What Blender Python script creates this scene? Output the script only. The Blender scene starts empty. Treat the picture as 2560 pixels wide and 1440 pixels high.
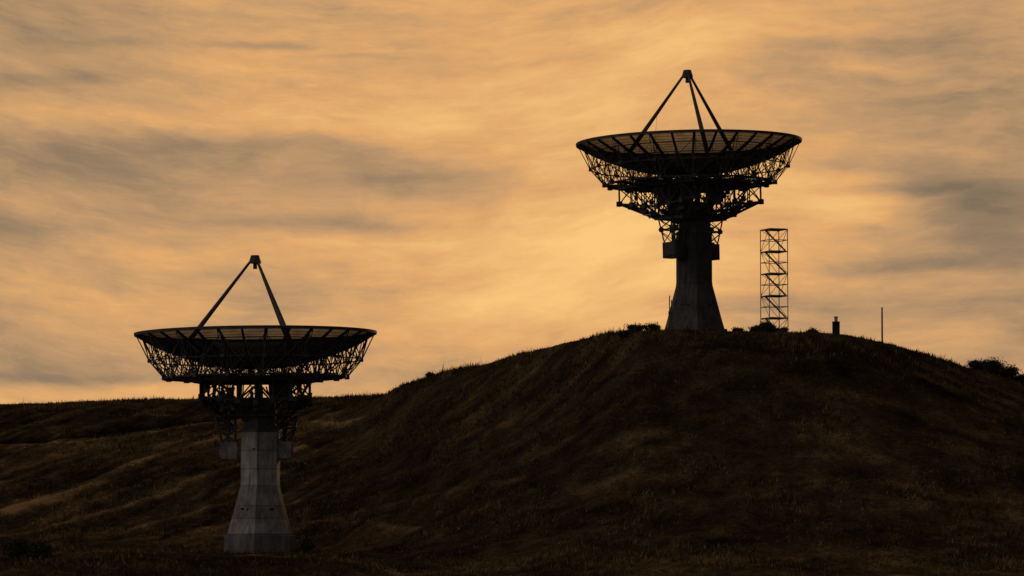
import bpy, math, random
import numpy as np
from mathutils import Matrix, Vector
R = math.radians
random.seed(7); rng = np.random.default_rng(7)
SC = bpy.context.scene
COL = SC.collection

# ------------------------------------------------------------------ camera
F = 9500.0                       # focal length measured on the 2560 px wide photograph
TH = math.atan(663.0 / F)        # the camera looks up the hill
CT, ST = math.cos(TH), math.sin(TH)
cd = bpy.data.cameras.new('camera'); cam = bpy.data.objects.new('camera', cd); COL.objects.link(cam)
cd.sensor_width = 36; cd.lens = F / 2560 * 36; cd.clip_start = 1; cd.clip_end = 20000
cam.location = (0, 0, 0); cam.rotation_euler = (math.pi / 2 + TH, 0, 0)
SC.camera = cam

def at(px, py, Y):
    """world point at depth Y for a pixel measured on the photograph"""
    dx = px - 1280.0; dy = 720.0 - py
    y = CT * F - ST * dy; z = ST * F + CT * dy
    return Vector((dx / y * Y, Y, z / y * Y))

# ------------------------------------------------------------------ materials
def mat(name):
    m = bpy.data.materials.new(name); m.use_nodes = True
    nt = m.node_tree; b = nt.nodes['Principled BSDF']
    return m, nt, b

def noise(nt, scale, detail=4, rough=.6, vec=None, dist=0):
    n = nt.nodes.new('ShaderNodeTexNoise'); n.inputs['Scale'].default_value = scale
    n.inputs['Detail'].default_value = detail; n.inputs['Roughness'].default_value = rough
    n.inputs['Distortion'].default_value = dist
    if vec is not None: nt.links.new(vec, n.inputs['Vector'])
    return n.outputs['Fac']

def ramp(nt, fac, stops, interp='LINEAR'):
    r = nt.nodes.new('ShaderNodeValToRGB'); cr = r.color_ramp; cr.interpolation = interp
    while len(cr.elements) < len(stops): cr.elements.new(.5)
    for e, (p, c) in zip(cr.elements, stops):
        e.position = p; e.color = tuple(c) + (1,) if len(c) == 3 else c
    nt.links.new(fac, r.inputs['Fac']); return r.outputs['Color']

def mth(nt, op, a, b=None, c=None, clamp=False):
    n = nt.nodes.new('ShaderNodeMath'); n.operation = op; n.use_clamp = clamp
    for i, v in enumerate((a, b, c)):
        if v is None: continue
        if isinstance(v, (int, float)): n.inputs[i].default_value = v
        else: nt.links.new(v, n.inputs[i])
    return n.outputs[0]

def mixc(nt, fac, a, b, blend='MIX'):
    n = nt.nodes.new('ShaderNodeMix'); n.data_type = 'RGBA'; n.blend_type = blend
    for i, v in ((0, fac), (6, a), (7, b)):
        if isinstance(v, (int, float)): n.inputs[i].default_value = v
        elif isinstance(v, tuple): n.inputs[i].default_value = v + (1,)
        else: nt.links.new(v, n.inputs[i])
    return n.outputs[2]

def coords(nt, kind='Object', scale=None, rot=None):
    t = nt.nodes.new('ShaderNodeTexCoord'); o = t.outputs[kind]
    if scale or rot:
        m = nt.nodes.new('ShaderNodeMapping')
        if scale: m.inputs['Scale'].default_value = scale
        if rot: m.inputs['Rotation'].default_value = rot
        nt.links.new(o, m.inputs['Vector']); o = m.outputs[0]
    return o

def bump(nt, b, h, strength, dist):
    n = nt.nodes.new('ShaderNodeBump'); n.inputs['Strength'].default_value = strength
    n.inputs['Distance'].default_value = dist; nt.links.new(h, n.inputs['Height'])
    nt.links.new(n.outputs[0], b.inputs['Normal'])

def simple(name, c0, c1, rough=.8, scale=3, metal=0, spec=.2, stretch=(1, 1, 1)):
    m, nt, b = mat(name)
    n = noise(nt, scale, 5, .65, coords(nt, 'Object', stretch))
    nt.links.new(ramp(nt, n, [(.3, c0), (.7, c1)]), b.inputs['Base Color'])
    b.inputs['Roughness'].default_value = rough; b.inputs['Metallic'].default_value = metal
    b.inputs['Specular IOR Level'].default_value = spec
    bump(nt, b, n, .25, .05)
    return m

M_STEEL = simple('weathered_steel', (.035, .031, .028), (.085, .075, .065), .75, 2)
M_STRUT = simple('painted_strut', (.035, .031, .028), (.085, .078, .07), .7, 3)
M_BOX = simple('grey_weight_paint', (.07, .062, .055), (.26, .235, .21), .85, 2.6, stretch=(1, 1, .5))
M_BOX_D = simple('dark_weight_paint', (.035, .03, .026), (.075, .065, .055), .85, 1.2)  # darker tone of the weight paint, for the hilltop dish
M_GALV = simple('galvanised_tube', (.20, .19, .17), (.34, .32, .29), .55, 6, .3, .3)
M_PLANK = simple('scaffold_board', (.06, .045, .03), (.14, .10, .07), .9, 4)
M_TAR = simple('dark_casing', (.015, .013, .012), (.035, .03, .027), .85, 3)
M_PALE = simple('pale_pipe', (.35, .33, .29), (.5, .47, .42), .7, 4)
M_LEAF = simple('scrub_leaf', (.018, .022, .009), (.06, .05, .022), .9, 1.5)
M_STEM = simple('scrub_stem', (.03, .022, .015), (.07, .05, .035), .9, 5)

def concrete(name, tones, groove, k=1.0):
    """tones = (height, grey) pairs of the pour lifts, in metres above the foot"""
    m, nt, b = mat(name)
    co = coords(nt); sep = nt.nodes.new('ShaderNodeSeparateXYZ'); nt.links.new(co, sep.inputs[0])
    z = mth(nt, 'DIVIDE', sep.outputs['Z'], 12.0)
    lift = ramp(nt, z, [(h / 12, (g * k, g * k * .915, g * k * .85)) for h, g in tones], 'CONSTANT')
    st = noise(nt, 1.0, 6, .7, coords(nt, 'Object', (3.4, 3.4, .22)))
    st2 = noise(nt, .8, 6, .62, coords(nt))
    c = mixc(nt, .75, lift, ramp(nt, st, [(.36, (.42, .37, .33)), (.58, (1, 1, 1))]), 'MULTIPLY')
    c = mixc(nt, .8, c, ramp(nt, st2, [(.36, (.50, .45, .40)), (.60, (1.1, 1.1, 1.1))]), 'MULTIPLY')
    line = None
    for g in groove:
        d = mth(nt, 'ABSOLUTE', mth(nt, 'SUBTRACT', sep.outputs['Z'], g))
        s = mth(nt, 'LESS_THAN', d, .035)
        line = s if line is None else mth(nt, 'MAXIMUM', line, s)
    c = mixc(nt, mth(nt, 'MULTIPLY', line, .45), c, (.03, .028, .026))
    nt.links.new(c, b.inputs['Base Color']); b.inputs['Roughness'].default_value = .9
    b.inputs['Specular IOR Level'].default_value = .15
    bump(nt, b, st2, .3, .08)
    return m

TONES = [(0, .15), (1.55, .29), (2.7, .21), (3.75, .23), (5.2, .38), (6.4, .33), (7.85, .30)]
GROOVE = [1.5, 2.7, 3.7, 5.25, 6.5, 7.9]
M_CONC = concrete('concrete_lifts', TONES, GROOVE, 1.05)
M_CONC_D = concrete('dark_concrete', [(0, .12), (3, .10), (5.5, .088)], [1.5, 5.25], .85)  # darker concrete tone for the hilltop pillar

def mesh_screen():
    m, nt, b = mat('reflector_mesh')
    tr = nt.nodes.new('ShaderNodeBsdfTransparent'); mx = nt.nodes.new('ShaderNodeMixShader')
    n = noise(nt, 1.3, 4, .6, coords(nt))
    open_ = ramp(nt, n, [(.35, (.12, .12, .12)), (.65, (.20, .20, .20))])
    # fine wires close up when seen edge-on: open share falls with the angle to the panel
    ge = nt.nodes.new('ShaderNodeNewGeometry'); dp = nt.nodes.new('ShaderNodeVectorMath'); dp.operation = 'DOT_PRODUCT'
    nt.links.new(ge.outputs['Normal'], dp.inputs[0]); nt.links.new(ge.outputs['Incoming'], dp.inputs[1])
    nv = mth(nt, 'ABSOLUTE', dp.outputs['Value'])
    hole = mth(nt, 'MULTIPLY', mth(nt, 'SUBTRACT', nv, .14), 2.3, clamp=True)
    nt.links.new(mth(nt, 'MULTIPLY', hole, open_), mx.inputs[0])
    b.inputs['Base Color'].default_value = (.04, .026, .016, 1); b.inputs['Roughness'].default_value = .8
    b.inputs['Specular IOR Level'].default_value = .1
    nt.links.new(b.outputs[0], mx.inputs[1]); nt.links.new(tr.outputs[0], mx.inputs[2])
    nt.links.new(mx.outputs[0], nt.nodes['Material Output'].inputs['Surface'])
    return m
M_MESH = mesh_screen()

# ------------------------------------------------------------------ mesh builder
class MB:
    def __init__(s): s.v = []; s.f = []
    def tube(s, p, q, r0, r1=None, n=6, cap=True):
        p = Vector(p); q = Vector(q); r1 = r0 if r1 is None else r1
        d = q - p
        if d.length < 1e-6: return s
        d.normalize(); a = d.orthogonal().normalized(); b = d.cross(a); k = len(s.v)
        for c, r in ((p, r0), (q, r1)):
            for i in range(n):
                t = 2 * math.pi * (i + .5) / n
                s.v.append(c + a * (math.cos(t) * r) + b * (math.sin(t) * r))
        for i in range(n):
            j = (i + 1) % n; s.f.append((k + i, k + j, k + n + j, k + n + i))
        if cap:
            s.f.append(tuple(k + i for i in reversed(range(n)))); s.f.append(tuple(k + n + i for i in range(n)))
        return s
    def box(s, c, size, M=None):
        c = Vector(c); k = len(s.v); hx, hy, hz = (t / 2 for t in size)
        for sx in (-1, 1):
            for sy in (-1, 1):
                for sz in (-1, 1):
                    w = Vector((sx * hx, sy * hy, sz * hz))
                    if M is not None: w = M @ w
                    s.v.append(c + w)
        for f in ((0, 1, 3, 2), (4, 6, 7, 5), (0, 4, 5, 1), (2, 3, 7, 6), (0, 2, 6, 4), (1, 5, 7, 3)):
            s.f.append(tuple(k + i for i in f))
        return s
    def loft(s, rings, cap=True):
        k = len(s.v); n = len(rings[0])
        for r in rings: s.v += [Vector(p) for p in r]
        for a in range(len(rings) - 1):
            for i in range(n):
                j = (i + 1) % n; o = k + a * n
                s.f.append((o + i, o + j, o + n + j, o + n + i))
        if cap:
            s.f.append(tuple(k + i for i in reversed(range(n))))
            o = k + (len(rings) - 1) * n; s.f.append(tuple(o + i for i in range(n)))
        return s
    def build(s, name, m, parent=None, M=None, smooth=False):
        me = bpy.data.meshes.new(name)
        vs = [tuple((M @ v) if M is not None else v) for v in s.v]
        me.from_pydata(vs, [], s.f); me.materials.append(m); me.update()
        if smooth: me.polygons.foreach_set('use_smooth', [True] * len(me.polygons))
        o = bpy.data.objects.new(name, me); COL.objects.link(o)
        if parent: o.parent = parent
        return o

def tag(o, label=None, cat=None, group=None, kind=None):
    for k, v in (('label', label), ('category', cat), ('group', group), ('kind', kind)):
        if v: o[k] = v
    return o
def empty(name, loc):
    o = bpy.data.objects.new(name, None); COL.objects.link(o); o.location = loc; o.empty_display_size = .5
    return o
def ngon(n, r, z, ph=0, cx=0, cy=0):
    return [(cx + r * math.sin(2 * math.pi * i / n + ph), cy - r * math.cos(2 * math.pi * i / n + ph), z) for i in range(n)]

# ------------------------------------------------------------------ terrain
def slope_of(py):                # z / Y for a photograph row
    dy = 720.0 - py
    return (ST * F + CT * dy) / (CT * F - ST * dy)
SKY = [(-900, 1030), (-200, 1018), (0, 1013), (120, 1010), (300, 1004), (500, 1000), (640, 998), (800, 996), (930, 991),
       (965, 988), (985, 974), (1005, 963), (1035, 955), (1080, 943), (1130, 928), (1200, 916), (1300, 887), (1400, 862),
       (1460, 848), (1520, 835), (1560, 828), (1620, 827), (1700, 828), (1850, 829), (1950, 830), (2050, 832), (2120, 838),
       (2180, 851), (2240, 866), (2310, 884), (2370, 903), (2420, 921), (2500, 931), (2560, 956), (2700, 985), (3200, 1060)]
KX = np.array([-900, 0, 300, 650, 850, 1000, 1150, 1300, 1450, 1600, 1800, 2100, 2350, 2560, 3200.])
YC = np.interp(KX, [0, 900, 960, 1300, 1560, 2100, 2560], [392, 388, 372, 338, 305, 305, 322])
# rows: z at depths 225, 246, 270, 286, 298, then a mid slope
ZN = {225: [-3.2] * 15, 246: [-2.2, -2.2, -2.0, -1.9, -2.0, -1.9, -1.7, -1.5, -1.2, -1., -.8, -.9, -1.1, -1.4, -2],
      270: [.30, .22, -.02, -.10, -.45, -.5, .6, 1.8, 3.2, 4.6, 5.4, 5.2, 4.4, 3.6, 2.6],
      286: [.1, .0, -.12, -.15, -.05, .9, 3.0, 5.2, 7.6, 10., 11., 10.8, 9.3, 7.6, 5.5],
      298: [1.2, 1.1, .9, .8, 1.4, 2.9, 5.6, 8.2, 11.2, 15.0, 15.6, 15.3, 13, 10.4, 8]}
def lerp_s(t): return t * t * (3 - 2 * t)
def base_height(x, Y):
    Ys = np.maximum(Y, 60.)
    px = 1280 + F * x / Ys
    kxp = np.array([s[0] for s in SKY], float)
    es = np.interp(px, kxp, [slope_of(s[1]) for s in SKY])
    yc = np.interp(px, KX, YC); zc = es * yc
    nodes_y = [np.full_like(Y, 0), np.full_like(Y, 150)]; nodes_z = [np.full_like(Y, -7.), np.full_like(Y, -6.)]
    for d, row in ZN.items():
        nodes_y.append(np.full_like(Y, d)); nodes_z.append(np.interp(px, KX, row))
    # a mid slope node, convex, then the crest, the flat top and the fall behind
    ym = 298 + (yc - 298) * .5; zm = nodes_z[-1] + (zc - nodes_z[-1]) * .54
    nodes_y.append(ym); nodes_z.append(zm)
    nodes_y.append(yc); nodes_z.append(zc)
    nodes_y.append(yc + 26); nodes_z.append(zc - .35)
    nodes_y.append(yc + 160); nodes_z.append(zc - 18)
    nodes_y.append(yc + 4000); nodes_z.append(zc - 60)
    NY = np.stack(nodes_y); NZ = np.stack(nodes_z)
    dY = np.diff(NY, axis=0); dl = np.diff(NZ, axis=0) / np.maximum(dY, .01)
    m = np.zeros_like(NY); m[0] = dl[0]; m[-1] = dl[-1]
    a, b = dl[:-1], dl[1:]
    m[1:-1] = np.where(a * b > 0, 2 * a * b / np.where(np.abs(a + b) < 1e-9, 1, a + b), 0)
    z = np.full_like(Y, NZ[0, 0, ] if NZ.ndim == 1 else 0.) * 0 + NZ[0]
    for i in range(NY.shape[0] - 1):
        h = np.maximum(dY[i], .01); t = np.clip((Y - NY[i]) / h, 0, 1)
        hz = (2*t**3 - 3*t**2 + 1) * NZ[i] + (t**3 - 2*t**2 + t) * h * m[i] + (-2*t**3 + 3*t**2) * NZ[i+1] + (t**3 - t**2) * h * m[i+1]
        z = np.where(Y >= NY[i], hz, z)
    return z, yc

def vnoise(x, y, seed):
    xi = np.floor(x).astype(np.int64); yi = np.floor(y).astype(np.int64); fx = lerp_s(x - xi); fy = lerp_s(y - yi)
    def h(a, b):
        n = (a * 374761393 + b * 668265263 + seed * 1442695041) & 0x7fffffff
        n = ((n ^ (n >> 13)) * 1274126177) & 0x7fffffff
        return ((n ^ (n >> 16)) & 0xffff) / 65535.
    return (h(xi, yi) * (1-fx) + h(xi+1, yi) * fx) * (1-fy) + (h(xi, yi+1) * (1-fx) + h(xi+1, yi+1) * fx) * fy - .5
def fbm(x, y, seed, o=4, g=.5):
    r = 0; a = 1
    for i in range(o): r = r + a * vnoise(x * 2**i, y * 2**i, seed + i * 17); a *= g
    return r

def cast(px, py):
    """where a photograph pixel meets the bare hillside"""
    Y = np.arange(230, 395, .25); p = at(px, py, 1.0); z, _ = base_height(p.x * Y, Y)
    k = np.argmax(z >= p.z * Y); return (p.x * Y[k], Y[k])
def dist_line(x, Y, pts):
    best = np.full_like(x, 1e9); side = np.zeros_like(x)
    for (x0, y0), (x1, y1) in zip(pts, pts[1:]):
        dx, dy = x1 - x0, y1 - y0; L = dx*dx + dy*dy
        t = np.clip(((x-x0)*dx + (Y-y0)*dy) / L, 0, 1)
        ex = x - x0 - t*dx; ey = Y - y0 - t*dy; d = np.hypot(ex, ey)
        s = np.sign(dx * ey - dy * ex); m = d < best
        best = np.where(m, d, best); side = np.where(m, s, side)
    return best, side

# paths, banks and ditches read off the hillside: pixels, half width (m), height, dry-grass tone with grazing light painted in
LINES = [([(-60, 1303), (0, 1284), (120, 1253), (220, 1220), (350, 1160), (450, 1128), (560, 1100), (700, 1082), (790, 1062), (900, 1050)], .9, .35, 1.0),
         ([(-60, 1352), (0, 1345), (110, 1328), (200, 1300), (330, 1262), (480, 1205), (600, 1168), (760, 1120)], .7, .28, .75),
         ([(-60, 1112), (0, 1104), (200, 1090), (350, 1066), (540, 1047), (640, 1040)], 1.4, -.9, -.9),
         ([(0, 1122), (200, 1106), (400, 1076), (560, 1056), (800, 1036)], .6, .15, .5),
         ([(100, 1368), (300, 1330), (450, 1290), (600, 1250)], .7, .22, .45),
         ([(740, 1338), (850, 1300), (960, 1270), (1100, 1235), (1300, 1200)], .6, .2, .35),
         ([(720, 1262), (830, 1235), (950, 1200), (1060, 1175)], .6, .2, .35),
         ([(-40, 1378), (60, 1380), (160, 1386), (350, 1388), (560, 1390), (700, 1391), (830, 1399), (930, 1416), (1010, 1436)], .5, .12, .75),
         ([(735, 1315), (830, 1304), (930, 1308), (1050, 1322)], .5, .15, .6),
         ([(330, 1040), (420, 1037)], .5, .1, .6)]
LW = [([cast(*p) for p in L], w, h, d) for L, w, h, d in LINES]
AX = Vector((23., 58.)).normalized()       # the furrows run up and away to the right

def terrain(x, Y):
    z, yc = base_height(x, Y)
    px = 1280 + F * x / np.maximum(Y, 60)
    dry = fbm(x * .10, Y * .09, 3) * .6 + fbm(x * .28, Y * .5, 5, 3) * .7 * np.clip((px - 900) / 400, .25, 1)
    al = x * AX.x + Y * AX.y; ac = x * AX.y - Y * AX.x
    left = np.clip((1080 - px) / 350, 0, 1) * np.clip((Y - 280) / 14, 0, 1) * np.clip((yc - Y - 8) / 14, 0, 1)
    wob = fbm(al * .05, ac * .08, 11, 3) * 3
    fur = fbm(al * .045, (ac + wob) * .42, 21, 4, .55)
    fur2 = fbm(al * .12, (ac + wob) * 1.3, 31, 3, .6)
    near = np.clip((Y - 200) / 30, 0, 1) * np.clip((900 - Y) / 300, 0, 1)
    far = np.clip(np.abs(Y - yc) / 12, .12, 1)
    z = z + near * (left * (fur * .22 + fur2 * .10) + far * fbm(x * .11, Y * .09, 41, 4) * .28 + fbm(x * .9, Y * .7, 51, 4, .6) * .2 * np.clip(far, .4, 1))
    dry = dry + left * (fur * .35 + fur2 * .75) + fbm(x * .7, Y * .35, 61, 4, .65) * .55
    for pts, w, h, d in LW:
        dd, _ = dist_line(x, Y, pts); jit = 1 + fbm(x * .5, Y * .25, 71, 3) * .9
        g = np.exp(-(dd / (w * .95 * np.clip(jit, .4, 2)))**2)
        z = z + g * h * .6; dry = dry + g * d * (1.05 + fbm(x * .3, Y * .15, 81, 3) * 1.1)  # pale lines: dry grass, with grazing light painted into the same tone
    return z, dry

def graded(lo, hi, a, b, step, grow=1.22):
    xs = list(np.arange(lo, hi + 1e-6, step)); d = step; t = hi
    while t < b: d *= grow; t += d; xs.append(t)
    d = step; t = lo; pre = []
    while t > a: d *= grow; t -= d; pre.append(t)
    return np.array(pre[::-1] + xs)
gx = graded(-56, 50, -3000, 3000, .24)
gy = graded(236, 400, -400, 6000, .34)
X, YY = np.meshgrid(gx, gy)
Z, DRY_LIT = terrain(X.ravel(), YY.ravel())
nx, ny = len(gx), len(gy)
me = bpy.data.meshes.new('hillside')
me.vertices.add(nx * ny)
me.vertices.foreach_set('co', np.stack([X.ravel(), YY.ravel(), Z], 1).ravel())
ii = (np.arange(ny - 1)[:, None] * nx + np.arange(nx - 1)[None, :]).ravel()
quads = np.stack([ii, ii + 1, ii + nx + 1, ii + nx], 1).ravel()
me.loops.add(len(quads)); me.loops.foreach_set('vertex_index', quads)
me.polygons.add(len(ii)); me.polygons.foreach_set('loop_start', np.arange(len(ii)) * 4)
me.polygons.foreach_set('loop_total', np.full(len(ii), 4)); me.polygons.foreach_set('use_smooth', np.ones(len(ii), bool))
me.update(calc_edges=True)
at_ = me.attributes.new('dry_lit_tone', 'FLOAT', 'POINT'); at_.data.foreach_set('value', DRY_LIT.astype(np.float32))
ground = bpy.data.objects.new('hillside', me); COL.objects.link(ground)
tag(ground, 'dark brown grassy hillside with pale dry paths climbing to the right', 'hill', kind='structure')

def ground_mat():
    m, nt, b = mat('dry_hillside')
    a = nt.nodes.new('ShaderNodeAttribute'); a.attribute_name = 'dry_lit_tone'
    co = coords(nt)
    n1 = noise(nt, 2.4, 8, .72, co); n2 = noise(nt, 7, 5, .75, co)
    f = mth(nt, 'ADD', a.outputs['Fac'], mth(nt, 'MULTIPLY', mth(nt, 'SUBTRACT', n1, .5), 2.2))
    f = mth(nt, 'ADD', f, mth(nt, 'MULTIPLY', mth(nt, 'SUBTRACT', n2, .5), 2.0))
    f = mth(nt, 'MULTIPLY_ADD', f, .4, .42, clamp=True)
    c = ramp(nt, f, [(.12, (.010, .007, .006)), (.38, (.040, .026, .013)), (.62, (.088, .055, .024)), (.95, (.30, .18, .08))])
    nt.links.new(c, b.inputs['Base Color']); b.inputs['Roughness'].default_value = 1
    b.inputs['Specular IOR Level'].default_value = 0
    bump(nt, b, mth(nt, 'ADD', n1, mth(nt, 'MULTIPLY', n2, .5)), .7, .25)
    return m
me.materials.append(ground_mat())

# grass: short dry tufts over everything in view, nobody could count them
def hz(x, y): return float(terrain(np.array([float(x)]), np.array([float(y)]))[0][0])
NT = 110000
tY = rng.uniform(242, 398, NT); tp = rng.uniform(-150, 2710, NT); tx = (tp - 1280) / F * tY
# denser along the skyline
NS = 9000
sp = rng.uniform(-100, 2660, NS); sy = np.interp(sp, KX, YC) + rng.uniform(-9, 3, NS)
tx = np.concatenate([tx, (sp - 1280) / F * sy]); tY = np.concatenate([tY, sy])
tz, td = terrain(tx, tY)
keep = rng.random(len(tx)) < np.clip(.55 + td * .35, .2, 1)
tx, tY, tz, td = tx[keep], tY[keep], tz[keep], td[keep]
n = len(tx); B = 4
hgt = rng.gamma(4, .036, (n, B)) + .05; hgt *= np.clip(.85 + fbm(tx * .22, tY * .22, 91, 3) * 2.2, .25, 2.1)[:, None]; hgt *= (1 + .5 * (rng.random((n, 1)) > .97))
ang = rng.uniform(0, 2*np.pi, (n, B)); off = rng.normal(0, .16, (n, B, 2)); lean = rng.normal(0, .32, (n, B, 2)) * hgt[..., None]
w = rng.uniform(.025, .06, (n, B))
bx = tx[:, None] + off[..., 0]; by = tY[:, None] + off[..., 1]; bz = np.repeat(tz[:, None], B, 1) - .05
V = np.stack([np.stack([bx - np.cos(ang)*w, by - np.sin(ang)*w, bz], -1),
              np.stack([bx + np.cos(ang)*w, by + np.sin(ang)*w, bz], -1),
              np.stack([bx + lean[..., 0], by + lean[..., 1], bz + hgt], -1)], 2).reshape(-1, 3)
nf = n * B
gm = bpy.data.meshes.new('grass'); gm.vertices.add(nf * 3); gm.vertices.foreach_set('co', V.ravel())
gm.loops.add(nf * 3); gm.loops.foreach_set('vertex_index', np.arange(nf * 3))
gm.polygons.add(nf); gm.polygons.foreach_set('loop_start', np.arange(nf) * 3); gm.polygons.foreach_set('loop_total', np.full(nf, 3))
gm.update(calc_edges=True)
ga = gm.attributes.new('dry_lit_tone', 'FLOAT', 'POINT'); ga.data.foreach_set('value', np.repeat(td + rng.normal(0, .55, len(td)), B * 3).astype(np.float32))
def grass_mat():
    m, nt, b = mat('dry_grass')
    a = nt.nodes.new('ShaderNodeAttribute'); a.attribute_name = 'dry_lit_tone'
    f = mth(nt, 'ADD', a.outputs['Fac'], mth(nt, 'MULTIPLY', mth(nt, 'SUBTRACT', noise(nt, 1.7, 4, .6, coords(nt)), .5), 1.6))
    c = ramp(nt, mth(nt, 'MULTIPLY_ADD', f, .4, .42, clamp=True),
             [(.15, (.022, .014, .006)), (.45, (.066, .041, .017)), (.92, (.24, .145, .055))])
    nt.links.new(c, b.inputs['Base Color']); b.inputs['Roughness'].default_value = 1
    b.inputs['Specular IOR Level'].default_value = 0
    return m
gm.materials.append(grass_mat())
grass = bpy.data.objects.new('grass', gm); COL.objects.link(grass)
tag(grass, 'short dry brown grass tufts covering the hillside', 'grass', kind='stuff')

# ------------------------------------------------------------------ the radio dishes
RIM, DEP = 9.15, 2.5
def surf(r): return -DEP + DEP * (r / RIM)**2
def pol(r, a, z): return Vector((r * math.cos(a), r * math.sin(a), z))

def make_dish(label, bx, by, Y, rim_px, psi, hexrot, conc, head_off, tilt, group, boxmat=None, cable=False, phase=5.7, legrot=0):
    rim = at(rim_px[0], rim_px[1], Y); foot = at(bx, by, Y)
    H = 16.85
    root = empty('radio_dish', (foot.x, Y, rim.z - H))
    tag(root, label, 'radio dish', group)
    # pillar, hexagonal, flared foot on a block
    p = MB(); q = lambda r, z: ngon(6, r, z, hexrot)
    p.loft([q(2.68, 1.5), q(2.42, 2.35), q(1.66, 5.0), q(1.60, 5.25), q(1.60, 9.3)])
    pil = p.build('pillar', conc, root)
    MB().loft([q(2.93, -2.2), q(2.93, 1.42), q(2.86, 1.5)]).build('base_block', conc, pil)
    for zz in (5.25,):
        MB().loft([q(1.63, zz - .05), q(1.63, zz + .05)]).build('joint_band', conc, pil)
    ff = lambda px_, z_, w_: None
    for (t_, z_, w_) in ((-.62, 3.45, .30), (-.38, 3.40, .22), (.60, 3.42, .26), (-.2, 8.0, .18)):
        rr_ = np.interp(z_, [1.5, 2.35, 5.0, 5.25, 9.3], [2.68, 2.42, 1.66, 1.6, 1.6]); k_ = 0 if t_ > 0 else -1
        a0, a1 = q(rr_, z_)[0], q(rr_, z_)[k_ if k_ else 1]
        P_ = Vector(a0).lerp(Vector(a1), abs(t_)); d_ = Vector(a1) - Vector(a0)
        MB().box(P_, (w_, .07, w_ * .6), Matrix.Rotation(math.atan2(d_.y, d_.x), 3, 'Z')).build('vent', M_TAR, pil)
    c = MB(); c.loft([q(1.66, 9.3), q(1.66, 9.48), q(1.5, 9.5), q(1.38, 9.7), q(1.30, 10.9)])
    c.build('steel_neck', M_STEEL, root)
    HM = Matrix.Translation((rim.x - foot.x + head_off, 0, H)) @ Matrix.Rotation(-R(tilt), 4, 'Y') @ Matrix.Rotation(psi, 4, 'Z')
    # ----- reflector
    NS_, NR = 96, 14
    m = MB()
    for i in range(NR + 1):
        r = .5 + (RIM - .5) * i / NR
        for j in range(NS_): m.v.append(pol(r, 2 * math.pi * j / NS_, surf(r)))
    for i in range(NR):
        for j in range(NS_):
            k = (j + 1) % NS_; m.f.append((i*NS_+j, i*NS_+k, (i+1)*NS_+k, (i+1)*NS_+j))
    refl = m.build('reflector', M_MESH, root, HM, True)
    r_ = MB(); prof = [(RIM - .02, -.13), (RIM + .10, -.13), (RIM + .13, .07), (RIM - .02, .09)]
    NN = 96
    for j in range(NN):
        for (r, z) in prof: r_.v.append(pol(r, 2 * math.pi * j / NN, z))
    for j in range(NN):
        k = (j + 1) % NN
        for a in range(4):
            b = (a + 1) % 4; r_.f.append((j*4+a, k*4+a, k*4+b, j*4+b))
    r_.build('rim', M_STEEL, refl, HM)
    pu = MB()
    for i in range(22):
        r = 1.2 + i * .37; t = .018 if i not in (8, 14, 18) else .05
        N = 64
        for j in range(N):
            pu.tube(pol(r, 2*math.pi*j/N, surf(r) - .05), pol(r, 2*math.pi*(j+1)/N, surf(r) - .05), t, n=3, cap=False)
    pu.build('purlin', M_STRUT, refl, HM)
    ph = R(phase)
    for k in range(32):
        a = ph + k * R(11.25); g = MB(); prev = None
        tdir = Vector((-math.sin(a), math.cos(a), 0)) * .085
        rr = [.9, 2.5, 4, 5.5, 6.8, 8.0, RIM - .03]; rings = []
        for r in rr:
            top = pol(r, a, surf(r) - .03); low = pol(r, a, surf(r) - (.25 if r < 8.5 else .16))
            rings.append([top - tdir, top + tdir, low + tdir, low - tdir])
        g.loft(rings).build('rib', M_STEEL, refl, HM)
    # ----- deep backing trusses
    N1, N2, N3, N4 = (8.12, -2.08), (7.0, -3.38), (4.8, -3.46), (2.4, -3.5)
    rnd = random.Random(int(psi * 100) + 5)
    for k in range(16):
        a = ph + k * R(22.5); t = MB(); td_ = Vector((-math.sin(a), math.cos(a), 0))
        P = lambda rz, o=0: pol(rz[0], a, rz[1]) + td_ * o
        edge = (RIM - .05, -.12)
        for o in (-.17, .17):
            t.tube(P(edge, o * .5), P(N1, o), .036, n=4); t.tube(P(N1, o), P(N2, o), .036, n=4)
            t.tube(P(N2, o), P(N3, o), .06, n=4); t.tube(P(N3, o), P(N4, o), .06, n=4); t.tube(P(N4, o), P((.8, -3.5), o), .06, n=4)
        up = [(r, surf(r) - .2) for r in (8.5, 7.7, 6.9, 6.1, 5.3, 4.4, 3.4, 2.3, 1.2)]
        web = [(up[0], N1), (up[1], N1), (up[1], N2), (up[2], N2), (up[3], N2), (up[3], (5.9, -3.42)), (up[4], (5.9, -3.42)),
               (up[4], N3), (up[5], N3), (up[6], N3), (up[6], (3.6, -3.48)), (up[7], (3.6, -3.48)), (up[7], N4), (up[8], N4)]
        for u, l in web: t.tube(P(u), P(l), .038, n=4)
        mid = ((N1[0] + up[2][0]) / 2, (N1[1] + up[2][1]) / 2)
        t.tube(P(N1), P(up[2]), .03, n=4); t.tube(P(mid), P(N2), .03, n=4)
        for nd, s_ in ((N1, .26), (N2, .34), (N3, .3)):
            t.box(P(nd), (s_, s_, s_ * .95), Matrix.Rotation(a, 3, 'Z'))
        t.build('truss', M_STRUT, root, HM)
    ring = MB()
    def rg(rz, k, o=0): return pol(rz[0], ph + (k + o) * R(22.5), rz[1])
    M1 = (6.95, surf(6.95) - .25); M2 = (5.0, surf(5.0) - .25)
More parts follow.
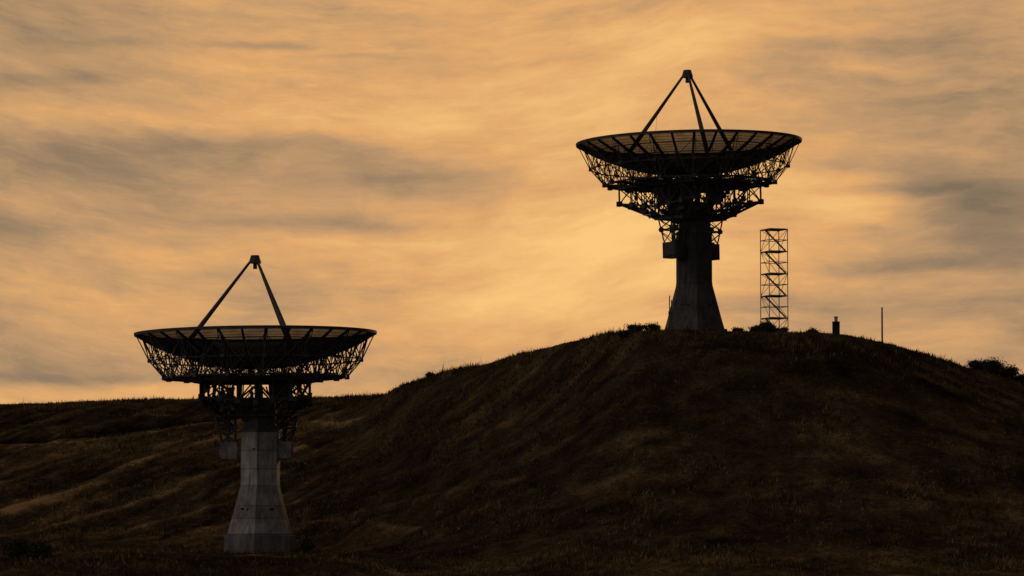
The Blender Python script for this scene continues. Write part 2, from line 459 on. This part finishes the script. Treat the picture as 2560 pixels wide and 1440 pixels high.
    for k in range(16):
        ring.tube(rg(N1, k), rg(N1, k + 1), .05, n=4); ring.tube(rg(N2, k), rg(N2, k + 1), .07, n=4)
        ring.tube(rg(N3, k), rg(N3, k + 1), .07, n=4); ring.tube(rg(N4, k), rg(N4, k + 1), .07, n=4)
        ring.tube(rg(N2, k), rg(N1, k, .5), .04, n=4); ring.tube(rg(N1, k, .5), rg(N2, k + 1), .04, n=4)
        ring.tube(rg(N1, k, .5), rg((8.6, surf(8.6) - .2), k, 0), .03, n=4); ring.tube(rg(N1, k, .5), rg((8.6, surf(8.6) - .2), k, 1), .03, n=4)
        ring.tube(rg(N1, k, .5), rg((7.6, surf(7.6) - .2), k, .5), .03, n=4)
        ring.tube(rg(N2, k), rg(N3, k + 1), .035, n=4); ring.tube(rg(N2, k + 1), rg(N3, k), .035, n=4)
        ring.tube(rg(N2, k), rg(M1, k + .5), .035, n=4); ring.tube(rg(N2, k + 1), rg(M1, k + .5), .035, n=4)
        ring.tube(rg(N3, k), rg(M2, k + .5), .04, n=4); ring.tube(rg(N3, k + 1), rg(M2, k + .5), .04, n=4)
        ring.tube(rg(N4, k), rg(N3, k + 1), .04, n=4)
        for _ in range(3):        # cable trays, jacks and lamps hung in the backing frame
            r = rnd.uniform(2.5, 6.9); aa = rnd.uniform(0, 2 * math.pi)
            ring.box(pol(r, aa, rnd.uniform(-3.6, -3.25)), (rnd.uniform(.15, .6), rnd.uniform(.1, .3), rnd.uniform(.1, .3)), Matrix.Rotation(aa, 3, 'Z'))
    ring.build('ring_bracing', M_STRUT, root, HM)
    # ----- hub frame below: heavy grid of beams
    hf = MB(); S = 4.1
    for s in (-1, 1):
        hf.box((0, s * S, -3.60), (2 * S + .3, .24, .28)); hf.box((s * S, 0, -3.60), (.24, 2 * S - .25, .28))
        hf.box((0, s * 1.7, -3.64), (2 * S - .25, .26, .3)); hf.box((s * 1.7, 0, -3.66), (.26, 2 * S - .25, .28))
        for u in (-1, 1):
            hf.tube((s * S, u * S, -3.6), (s * 4.95, u * 4.95, -3.42), .09, n=4)
            hf.tube((s * S, u * 1.7, -3.6), (s * 6.6, u * 1.3, -3.42), .09, n=4); hf.tube((s * 1.7, u * S, -3.6), (s * 1.3, u * 6.6, -3.42), .09, n=4)
    hf.build('hub_frame', M_STEEL, root, HM)
    # ----- cradle: lattice pyramid under the frame
    cr = MB(); T = 2.75
    lo = lambda u, s, ax: Vector((u, s * S, 0)) if ax else Vector((s * S, u, 0))
    for ax in (0, 1):
        for s in (-1, 1):
            us = [-S, -2.7, -1.35, 0, 1.35, 2.7, S]
            for i, u in enumerate(us):
                a = lo(u, s, ax)
                zb = -4.95 - (S - abs(u)) * .12
                cr.tube(a + Vector((0, 0, -3.65)), a + Vector((0, 0, zb)), .1 if i in (0, 6) else .06, n=4)
                if i < 6:
                    b = lo(us[i+1], s, ax); zb2 = -4.95 - (S - abs(us[i+1])) * .12
                    if ax == 0 or i in (0, 1, 4, 5): cr.tube(a + Vector((0, 0, zb)), b + Vector((0, 0, zb2)), .085, n=4)
                    top, bot = (a + Vector((0, 0, -3.7)), b + Vector((0, 0, zb2))) if i % 2 else (b + Vector((0, 0, -3.7)), a + Vector((0, 0, zb)))
                    cr.tube(top, bot, .055, n=4)
                    # struts falling inward to the yoke
                e = Vector((a.x * T / S * .95, a.y * T / S * .55, -6.25))
                cr.tube(a + Vector((0, 0, zb)), e, .1 if i in (0, 6) else .07, n=4)
                cr.tube(a + Vector((0, 0, -3.7)), e, .045, n=4)
                h_ = (a + Vector((0, 0, zb)) + e) / 2; cr.tube(Vector((a.x * .75, a.y * .75, -3.7)), h_, .05, n=4)
                if i % 2: cr.box(h_, (.34, .34, .3))
                cr.box(a + Vector((0, 0, zb)), (.36, .36, .42))
    for s in (-1, 1):
        cr.box((s * 2.62, 0, -6.28), (.22, 3.1, .24)); cr.box((0, s * 1.52, -6.28), (5.2, .16, .2))
        cr.box((s * 3.35, s * 2.2, -5.62), (.42, .42, .34)); cr.box((s * 3.35, -s * 2.2, -5.55), (.32, .42, .4))
    rq = random.Random(41)
    def inside():          # a point of the funnel between frame and yoke
        z_ = rq.uniform(-6.2, -3.7); w_ = S if z_ > -4.95 else S - (-4.95 - z_) / 1.3 * (S - 2.6)
        a_ = rq.choice((-1, 1)) * w_ * rq.uniform(.55, .98); b_ = rq.uniform(-1, 1) * w_
        return Vector((a_, b_, z_)) if rq.random() < .5 else Vector((b_, a_, z_))
    for _ in range(70):
        p0 = inside(); p1 = p0 + Vector((rq.uniform(-.9, .9), rq.uniform(-.9, .9), rq.choice((-1, 1)) * rq.uniform(.4, 1.2)))
        p1.z = min(max(p1.z, -6.2), -3.7)
        w_ = (S if p1.z > -4.95 else S - (-4.95 - p1.z) / 1.3 * (S - 2.6)) * .93      # keep both ends inside the funnel
        p1.x = min(max(p1.x, -w_), w_); p1.y = min(max(p1.y, -w_ * .9), w_ * .9)
        cr.tube(p0, p1, rq.uniform(.03, .06), n=4)
        if rq.random() < .3: cr.box(p0, (rq.uniform(.2, .5), rq.uniform(.2, .4), rq.uniform(.2, .5)), Matrix.Rotation(rq.uniform(0, 3), 3, 'Z'))
    cr.build('cradle', M_STRUT, root, HM)
    # diagonal clutter between frame and yoke (actuators, cable loops)
    for s in (-1, 1):
        for p, q, w in (((s * 3.3, .4, -4.0), (s * 1.2, .2, -6.0), .09), ((s * .4, 3.4, -4.0), (s * .3, 1.3, -5.9), .09),
                        ((s * 1.7, 1.7, -4.0), (s * 2.4, 1.4, -6.2), .1), ((s * 1.7, -1.7, -4.0), (s * 2.4, -1.4, -6.2), .1)):
            MB().tube(p, q, w, n=6).box(Vector(p) * .7 + Vector(q) * .3, (.26, .26, .5)).build('actuator', M_STEEL, root, HM)
        MB().box((s * 1.95, 1.2, -4.4), (.5, .7, .7)).build('drive_box', M_STEEL, root, HM)
        MB().box((s * 2.1, -1.25, -4.85), (.45, .5, .5)).build('drive_box', M_STEEL, root, HM)
    tu = MB(); tu.box((0, 0, -5.72), (2.9, 2.5, 1.35)); tu.box((0, 0, -6.5), (2.2, 2.2, .25)); tu.box((.2, 0, -4.4), (.55, .55, 1.4)); [tu.box((x_, y_, -4.45), (.3, .3, 1.4)) for x_ in (-1.25, 1.25) for y_ in (-1., 1.)]; tu.box((0, 0, -5.0), (2.5, 2.2, .12))
    tu.tube((-1.25, -1, -5), (.2, 0, -3.8), .08, n=4); tu.tube((1.25, 1, -5), (.2, 0, -3.8), .08, n=4)
    tu.box((.5, -1.38, -5.6), (.9, .25, .7)); tu.box((-.8, -1.32, -5.75), (.45, .13, .6))
    tu.build('turret_housing', M_STEEL, root, HM)
    MB().box((2.05, -.46, -4.45), (1.35, 1.4, 1.2)).build('equipment_cabin', M_STEEL, root, HM)
    # ----- hanging lattices with the two counterweights
    for s in (-1, 1):
        la = MB(); zt, zm, zb = -6.35, -7.25, -8.25
        cs = [(s * 3.05, -.8), (s * 3.05, .8), (s * 1.6, -.7), (s * 1.6, .7)]; sh = [(s * 2.62, -.6), (s * 2.62, .6), (s * 1.62, -.6), (s * 1.62, .6)]
        for (a, b) in zip(cs, sh):
            la.tube((a[0], a[1], zt), (b[0], b[1], zb), .08, n=4)
            la.box(((a[0] + b[0]) / 2, (a[1] + b[1]) / 2, zm), (.26, .26, .36))
        for i, j in ((0, 1), (1, 3), (3, 2), (2, 0)):
            la.tube((*cs[i], zt), (*cs[j], zm), .05, n=4); la.tube((*cs[j], zm), (*sh[i], zb), .05, n=4)
            la.tube((*cs[j], zt), (*cs[i], zm), .035, n=4); la.tube((*cs[i], zm), (*cs[j], zm), .06, n=4)
            la.tube((*cs[i], zm), (*sh[j], zb), .03, n=4)
        la.tube((s * 2.1, 0, zt), (s * 2.1, 0, zb), .09, n=6); la.tube((s * 3.3, 0, -5.6), (s * 1.45, 0, -7.3), .09, n=4); la.box((s * 2.2, .1, -7.0), (.6, .5, .3)); la.tube((s * 2.3, .2, zm), (s * 2.2, .1, zb), .09, n=6)
        hg = la.build('hanger', M_STRUT, root, HM)
        w_ = MB(); w_.box((s * 2.12, 0, -8.92), (1.12, 1.5, 1.3))
        w_.box((s * 2.12, .3, -8.2), (.5, .4, .14)); w_.box((s * (2.12 + .62), .1, -8.85), (.12, 1.1, 1.1))
        w_.build('counterweight', boxmat or M_BOX, root, HM)
    # access platform with rail
    pf = MB(); pf.box((2.9, -1.5, -6.0), (1.5, .8, .08))
    pl = pf.build('access_platform', M_GALV, root, HM)
    ra = MB(); ra.tube((3.65, -1.9, -6), (4.3, -2.2, -5.0), .035, n=4); ra.tube((2.15, -1.9, -6), (1.6, -2.3, -4.9), .035, n=4)
    ra.tube((2.2, -1.88, -5.95), (2.2, -1.88, -5.2), .02, n=4); ra.tube((3.6, -1.88, -5.95), (3.6, -1.88, -5.2), .02, n=4); ra.tube((2.2, -1.88, -5.2), (3.6, -1.88, -5.2), .02, n=4)
    ra.build('railing', M_GALV, pl, HM)
    # ----- feed tripod
    for a in (180, 60, -60):
        a = R(a + legrot); t = MB(); f0 = pol(5.85, a, -1.52); f1 = pol(.40, a, 5.48)
        t.tube(f0, f0 + (f1 - f0) * .35, .19, .185, 8); t.tube(f0 + (f1 - f0) * .35, f1, .185, .10, 8)
        t.box(f0, (.5, .5, .12))
        t.build('feed_leg', M_STRUT, root, HM)
    fh = MB(); fh.loft([ngon(12, .47, 5.38), ngon(12, .47, 5.5), ngon(12, .34, 5.92), ngon(12, .32, 6.0)])
    fd = fh.build('feed_housing', M_STRUT, root, HM)
    MB().loft([ngon(10, .16, 4.95), ngon(10, .16, 5.4)]).build('feed_horn', M_STRUT, fd, HM)
    if cable: MB().tube(pol(2.6, R(-60), 2.62), pol(3.0, R(-57), surf(3.0)), .012, n=3).build('guy_cable', M_STEEL, root, HM)
    return root

G = 'radio dishes standing on the hillside'
dA = make_dish('nearer radio dish at the foot of the hill, on a pale grey two-tone concrete pillar', 650, 1385, 290, (639, 834), R(3), R(-5.4), M_CONC, 0, .7, G)
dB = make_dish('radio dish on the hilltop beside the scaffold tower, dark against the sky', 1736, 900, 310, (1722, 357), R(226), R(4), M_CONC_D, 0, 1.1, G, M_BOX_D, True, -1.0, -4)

# ------------------------------------------------------------------ scaffold tower beside the upper dish
def px2m(v, Y): return v * Y / F
YS = 309.
c0 = at(1936, 830, YS); zt = at(1936, 573, YS).z; gz = hz(c0.x, YS)
sc = empty('scaffold_tower', (c0.x, YS, gz))
tag(sc, 'open square scaffold tower with stairs, right of the upper dish', 'scaffold')
rad = px2m(36, YS); top = zt - gz; lift = px2m(55.7, YS)
cs = [Vector((rad * math.cos(R(-23.7 + 90 * i)), rad * math.sin(R(-23.7 + 90 * i)), 0)) for i in range(4)]
for p in cs:
    MB().tube(p + Vector((0, 0, -.5)), p + Vector((0, 0, top)), .038, n=8).build('upright', M_GALV, sc)
k = 0; z = top - .02; side_dirs = [(0, 1), (1, 2), (2, 3), (3, 0)]
u = (cs[0] - cs[1]).normalized(); vdir = (cs[2] - cs[1]).normalized(); ang0 = math.atan2(u.y, u.x)
while z > .2:
    d = MB(); side = (cs[0] - cs[1]).length
    for i in range(3):
        d.box(Vector((0, 0, z)) + vdir * ((i - 1) * side * .3), (side * 1.0, side * .26, .07), Matrix.Rotation(ang0, 3, 'Z'))
    d.build('deck', M_PLANK, sc)
    lg = MB(); gr = MB()
    for i, j in side_dirs:
        lg.tube(cs[i] + Vector((0, 0, z - .03)), cs[j] + Vector((0, 0, z - .03)), .045, n=6)
        if z - lift / 2 > 0:
            gr.tube(cs[i] + Vector((0, 0, z - lift * .5)), cs[j] + Vector((0, 0, z - lift * .5)), .032, n=6)
    lg.build('ledger', M_GALV, sc)
    if gr.v: gr.build('guard_rail', M_GALV, sc)
    br = MB()
    for n_, (i, j) in enumerate(((3, 0), (1, 2), (2, 3))):
        a_, b_ = (i, j) if (k + n_) % 2 else (j, i)
        br.tube(cs[a_] + Vector((0, 0, z)), cs[b_] + Vector((0, 0, max(z - lift, -.3))), .022, n=5)
    if k % 2 == 0: br.tube(cs[0] + Vector((0, 0, z)), cs[1] + Vector((0, 0, max(z - lift, -.3))), .022, n=5)
    br.tube(cs[2] + Vector((0, 0, z)), cs[1] + Vector((0, 0, max(z - lift / 2, -.3))), .022, n=5)
    br.build('brace', M_GALV, sc)
    # stair flight from the left down to the right
    s0 = cs[1] * .55 + cs[2] * .55; s0 = Vector((-rad * .62, 0, 0)); s1 = Vector((rad * .80, 0, 0)); st = MB()
    z1 = max(z - lift + .06, -.2)
    for o in (-.22, .22):
        st.tube(s0 + Vector((0, o, z - .05)), s1 + Vector((0, o, z1)), .042, n=4)
    for q in range(7):
        t = (q + .5) / 7; P = s0.lerp(s1, t); st.box((P.x, 0, (z - .05) * (1 - t) + z1 * t), (.2, .44, .03))
    st.build('stair_flight', M_PLANK, sc)
    z -= lift; k += 1

# ------------------------------------------------------------------ small things on the hilltop
def stand(px, py_top, Y): 
    p = at(px, py_top, Y); g = hz(p.x, Y); return p.x, g, p.z - g
x, g, h = stand(2090, 804, 312)
o = tag(empty('vent_stack', (x, 312, g)), 'short black vent stack with a small pale pipe on top, on the hill crest', 'vent stack')
r = px2m(9.5, 312)
MB().loft([ngon(16, r, -.6), ngon(16, r, h - .05), ngon(16, r * 1.07, h - .05), ngon(16, r * 1.07, h)]).build('casing', M_TAR, o)
MB().loft([ngon(12, .14, h), ngon(12, .14, h + .32), ngon(12, .18, h + .34), ngon(12, .18, h + .42)]).build('pipe', M_PALE, o)
x, g, h = stand(2205, 770, 312)
o = tag(empty('pole', (x, 312, g)), 'thin plain pole at the right end of the hill crest', 'pole')
MB().loft([ngon(10, .085, -.6), ngon(10, .07, h)]).build('shaft', M_GALV, o)
MB().loft([ngon(10, .09, h), ngon(10, .05, h + .06)]).build('cap', M_GALV, o)
x, g, h = stand(1676, 739, 306.5)
o = tag(empty('marker_post', (x, 306.5, g)), 'slim twin pipe post beside the foot of the upper dish pillar', 'post')
m = MB(); m.tube((-.07, 0, -.5), (-.07, 0, h), .045, n=8); m.tube((.08, 0, -.5), (.08, 0, h - .35), .04, n=8)
m.build('pipe', M_STEEL, o)
MB().box((0, 0, h * .52), (.34, .2, .26)).build('junction_box', M_STEEL, o)

# ------------------------------------------------------------------ shrubs
def shrub(px, Y, w, h, label, dens=1.0, leafs=.10, sink=.1, seed=1, lobes=5):
    rr = random.Random(seed); x = (px - 1280) / F * Y; g = hz(x, Y) - sink
    o = tag(empty('shrub', (x, Y, g)), label, 'shrub', 'dark scrub bushes on the hill')
    st = MB(); fo = MB(); L = []
    for i in range(lobes):
        a = rr.uniform(0, 6.283); d = rr.uniform(0, .36) * w
        L.append((Vector((math.cos(a) * d, math.sin(a) * d * .8, h * rr.uniform(.3, .66))), rr.uniform(.16, .30) * w, h * rr.uniform(.2, .38)))
    for c, rx, rz in L:
        st.tube((c.x * .2, c.y * .2, -.1), c, .045, .015, 5)
        for j in range(9):
            e = c + Vector((rr.gauss(0, rx * .6), rr.gauss(0, rx * .6), rr.uniform(0, rz * 1.9)))
            st.tube(c, e, .015, .006, 4)
        for j in range(int(190 * dens)):
            v = Vector((rr.gauss(0, 1), rr.gauss(0, 1), rr.gauss(0, 1))); v.normalize(); q = rr.random() ** .45
            p = c + Vector((v.x * rx * q, v.y * rx * q, v.z * rz * q)) * rr.uniform(.8, 1.25)
            if rr.random() < .16: p += Vector((rr.gauss(0, rx * .5), rr.gauss(0, rx * .5), rr.random() * rz * .9))
            if p.z < -.05: p.z = -.05 + rr.random() * .2
            a1 = Vector((rr.gauss(0, 1), rr.gauss(0, 1), rr.gauss(0, 1))).normalized(); a2 = a1.orthogonal().normalized()
            s = leafs * rr.uniform(.5, 1.3); k = len(fo.v)
            fo.v += [p - a1 * s, p + a2 * s * .45, p + a1 * s, p - a2 * s * .45]; fo.f.append((k, k+1, k+2, k+3))
    fo.build('foliage', M_LEAF, o); st.build('stem', M_STEM, o)
SH = [(1560, 306, 1.7, .75, 'low ragged bush at the left shoulder of the hilltop'),
      (1596, 307, 1.8, .9, 'ragged bush with thin twigs left of the upper dish pillar'),
      (1638, 307, 1.5, .85, 'small dark bush just left of the upper dish foot'),
      (1846, 306, 1.4, .45, 'flat bush midway between upper pillar and scaffold'),
      (1893, 306, 1.9, .65, 'low dark bush left of the scaffold foot'),
      (1925, 306, 2.0, 1.05, 'tallest rounded bush in front of the scaffold foot'),
      (1955, 306, 1.4, .6, 'small bush at the right corner of the scaffold foot'),
      (2035, 308, 1.5, .6, 'low bush between the scaffold and the vent stack'),
      (2450, 317, 2.2, .9, 'left bush of the clump on the right end of the hill'),
      (2488, 316, 2.4, 1.3, 'tallest dark bush of the clump on the right end of the hill'),
      (2524, 317, 2.2, 1.1, 'right bush of the clump sloping down at the picture edge'),
      (2556, 318, 2.0, .9, 'bush cut by the right edge of the picture'),
      (1072, 362, 1.2, .7, 'tiny lone bush on the left slope of the hill'),
      (768, 287, 1.6, 1.15, 'dark bush beside the foot of the nearer dish pillar'),
      (45, 262, 2.5, 1.5, 'big black bush in the lower left corner'),
      (105, 262, 2.3, 1.4, 'rounded black bush right of the corner bush')]
for i, (px_, Y_, w_, h_, lb) in enumerate(SH):
    big = Y_ < 290
    shrub(px_, Y_, w_, h_, lb, dens=1.6 if w_ > 1.8 else 1.1, leafs=.11, seed=i + 3, lobes=7 if w_ > 1.8 else 5, sink=.25 if Y_ < 270 else .1)

# ------------------------------------------------------------------ sky
W = bpy.data.worlds.new('World'); SC.world = W; W.use_nodes = True
nt = W.node_tree; nt.nodes.clear()
out = nt.nodes.new('ShaderNodeOutputWorld'); bg = nt.nodes.new('ShaderNodeBackground')
tc = nt.nodes.new('ShaderNodeTexCoord'); D = tc.outputs['Generated']
sp = nt.nodes.new('ShaderNodeSeparateXYZ'); nt.links.new(D, sp.inputs[0])
az = mth(nt, 'ARCTAN2', sp.outputs['X'], sp.outputs['Y']); el = mth(nt, 'ARCSINE', sp.outputs['Z'])
U = mth(nt, 'MULTIPLY_ADD', az, 9.5, 1.28)          # direction in thousands of photograph pixels: an angle, not a place on screen
Vv = mth(nt, 'MULTIPLY_ADD', el, -9.5, 1.383)
def vec(a, b, c=0.0):
    n = nt.nodes.new('ShaderNodeCombineXYZ')
    for i, v in enumerate((a, b, c)):
        if isinstance(v, (int, float)): n.inputs[i].default_value = v
        else: nt.links.new(v, n.inputs[i])
    return n.outputs[0]
P0 = vec(U, Vv)
w1 = mth(nt, 'SUBTRACT', noise(nt, 1.6, 4, .55, P0), .5); w2 = mth(nt, 'SUBTRACT', noise(nt, 1.5, 4, .55, vec(U, Vv, 5.)), .5)
wf = mth(nt, 'SUBTRACT', noise(nt, 6, 4, .6, vec(U, mth(nt, 'MULTIPLY', Vv, 2.), 9.)), .5)
Uw = mth(nt, 'ADD', U, mth(nt, 'MULTIPLY', w1, .35))
Vw = mth(nt, 'ADD', Vv, mth(nt, 'ADD', mth(nt, 'MULTIPLY', w2, .11), mth(nt, 'MULTIPLY', wf, .014)))
tU = mth(nt, 'SUBTRACT', mth(nt, 'MINIMUM', mth(nt, 'MAXIMUM', U, -.3), 1.75), .85)      # the cloud fibres fan: falling to the right on the left side, rising on the right
Vt = mth(nt, 'ADD', Vw, mth(nt, 'MULTIPLY', mth(nt, 'MULTIPLY', tU, tU), .13))
wisp = mth(nt, 'SUBTRACT', 1., mth(nt, 'ABSOLUTE', mth(nt, 'MULTIPLY_ADD', noise(nt, 1, 7, .66, vec(mth(nt, 'MULTIPLY', Uw, 1.7), mth(nt, 'MULTIPLY', Vt, 13.), 21.)), 4.5, -2.25)), clamp=True)
wmask = ramp(nt, noise(nt, 1, 3, .5, vec(mth(nt, 'MULTIPLY', U, 1.9), mth(nt, 'MULTIPLY', Vt, 5.), 31.)), [(.42, (0, 0, 0)), (.62, (1, 1, 1))])
big = noise(nt, 1, 6, .58, vec(mth(nt, 'MULTIPLY', Uw, 1.1), mth(nt, 'MULTIPLY', Vt, 4.0), 2.))
med = noise(nt, 1, 8, .66, vec(mth(nt, 'MULTIPLY', Uw, 2.2), mth(nt, 'MULTIPLY', Vt, 8.), 7.))
fin = noise(nt, 1, 8, .7, vec(mth(nt, 'MULTIPLY', Uw, 6.), mth(nt, 'MULTIPLY', Vt, 26.), 12.))
val = mth(nt, 'ADD', .49, mth(nt, 'MULTIPLY', mth(nt, 'SUBTRACT', big, .5), .72))
val = mth(nt, 'ADD', val, mth(nt, 'MULTIPLY', mth(nt, 'SUBTRACT', med, .5), .62))
val = mth(nt, 'ADD', val, mth(nt, 'MULTIPLY', mth(nt, 'SUBTRACT', fin, .5), .36))
val = mth(nt, 'ADD', val, mth(nt, 'MULTIPLY', mth(nt, 'MULTIPLY', wisp, wmask), -.13))
PATCH = [(560, 365, 260, 22, -.16), (500, 440, 520, 70, -.20), (1040, 440, 210, 48, -.32), (1180, 470, 160, 30, -.14), (860, 566, 260, 20, -.30), (620, 505, 420, 60, -.16), (1000, 612, 200, 14, .14), (250, 560, 260, 34, -.10),
         (640, 120, 130, 9, -.30), (860, 142, 170, 7, -.16), (250, 112, 120, 10, -.12), (90, 370, 300, 55, -.18), (60, 110, 260, 110, -.14), (2480, 500, 180, 46, -.36), (2130, 410, 150, 26, -.30), (2230, 468, 170, 16, -.32), (2330, 430, 120, 30, -.2),
         (2520, 610, 180, 60, -.25), (2240, 656, 170, 24, -.34), (2040, 120, 170, 20, -.22), (2480, 260, 260, 110, -.18), (60, 935, 260, 40, -.16), (240, 955, 260, 14, -.22),
         (1560, 735, 230, 40, -.08), (1880, 745, 170, 30, -.16), (2420, 770, 200, 40, -.18), (60, 205, 260, 18, -.20), (2560, 900, 260, 200, -.12), (0, 720, 260, 200, -.10),
         (1450, 500, 380, 170, .16), (2180, 500, 130, 40, .25), (1300, 260, 500, 160, .12), (1500, 60, 700, 80, .12), (450, 300, 500, 36, .14),
         (200, 640, 300, 40, .12), (1350, 760, 300, 50, .15), (300, 985, 400, 22, .16), (520, 655, 160, 30, .08), (1600, 640, 500, 90, .14), (1500, 560, 900, 420, .14), (1300, 300, 700, 330, .05)]
for x0, y0, rx, ry, amp in PATCH:
    a = mth(nt, 'MULTIPLY', mth(nt, 'SUBTRACT', Uw, x0 / 1000), 1000 / rx); b = mth(nt, 'MULTIPLY', mth(nt, 'SUBTRACT', Vw, y0 / 1000), 1000 / ry)
    q = mth(nt, 'MULTIPLY', mth(nt, 'ADD', mth(nt, 'MULTIPLY', a, a), mth(nt, 'MULTIPLY', b, b)), -.7)
    val = mth(nt, 'MULTIPLY_ADD', mth(nt, 'EXPONENT', q), amp * (.85 if amp < 0 else 1.0), val)
cloud = ramp(nt, mth(nt, 'MULTIPLY_ADD', val, 1 / 1.4, .4 / 1.4), [(0, (.15, .115, .08)), (.27, (.22, .160, .102)), (.43, (.33, .220, .128)), (.586, (.53, .310, .150)), (.743, (.76, .400, .152)), (.97, (.95, .58, .21))])
# away from the sunset the overcast is dim and neutral
def dot(v):
    n = nt.nodes.new('ShaderNodeVectorMath'); n.operation = 'DOT_PRODUCT'; nt.links.new(D, n.inputs[0])
    n.inputs[1].default_value = Vector(v).normalized(); return n.outputs['Value']
glow = nt.nodes.new('ShaderNodeMapRange'); glow.interpolation_type = 'SMOOTHERSTEP'
nt.links.new(dot((.12, 1, .06)), glow.inputs['Value']); glow.inputs['From Min'].default_value = .45; glow.inputs['From Max'].default_value = .955
lobe = mth(nt, 'POWER', mth(nt, 'MAXIMUM', dot((-.93, -.36, .22)), 0.), 2.5)
dim = mixc(nt, 1.0, (.058, .055, .055), mixc(nt, lobe, (0., 0., 0.), (.50, .455, .44)), 'ADD')
skyt = nt.nodes.new('ShaderNodeTexSky'); skyt.sky_type = 'NISHITA'; skyt.sun_disc = False
SUN_EL, SUN_AZ = 15.0, 24.0       # degrees; azimuth from +Y towards +X
skyt.sun_elevation = R(SUN_EL); skyt.sun_rotation = R(SUN_AZ)
dim = mixc(nt, 1.0, dim, mixc(nt, 1.0, skyt.outputs[0], (.004, .004, .004), 'MULTIPLY'), 'ADD')
nt.links.new(mixc(nt, glow.outputs[0], dim, cloud), bg.inputs['Color']); bg.inputs['Strength'].default_value = 1.0
nt.links.new(bg.outputs[0], out.inputs[0])

sl = bpy.data.lights.new('sun', 'SUN'); sl.energy = .9; sl.angle = R(10); sl.color = (1, .72, .42)
so = bpy.data.objects.new('sun', sl); COL.objects.link(so)
dv = Vector((math.sin(R(SUN_AZ)) * math.cos(R(SUN_EL)), math.cos(R(SUN_AZ)) * math.cos(R(SUN_EL)), math.sin(R(SUN_EL))))
so.rotation_euler = dv.to_track_quat('Z', 'Y').to_euler(); so.location = dv * 200

SC.view_settings.view_transform = 'Standard'; SC.view_settings.look = 'None'
SC.view_settings.exposure = 0; SC.view_settings.gamma = 1
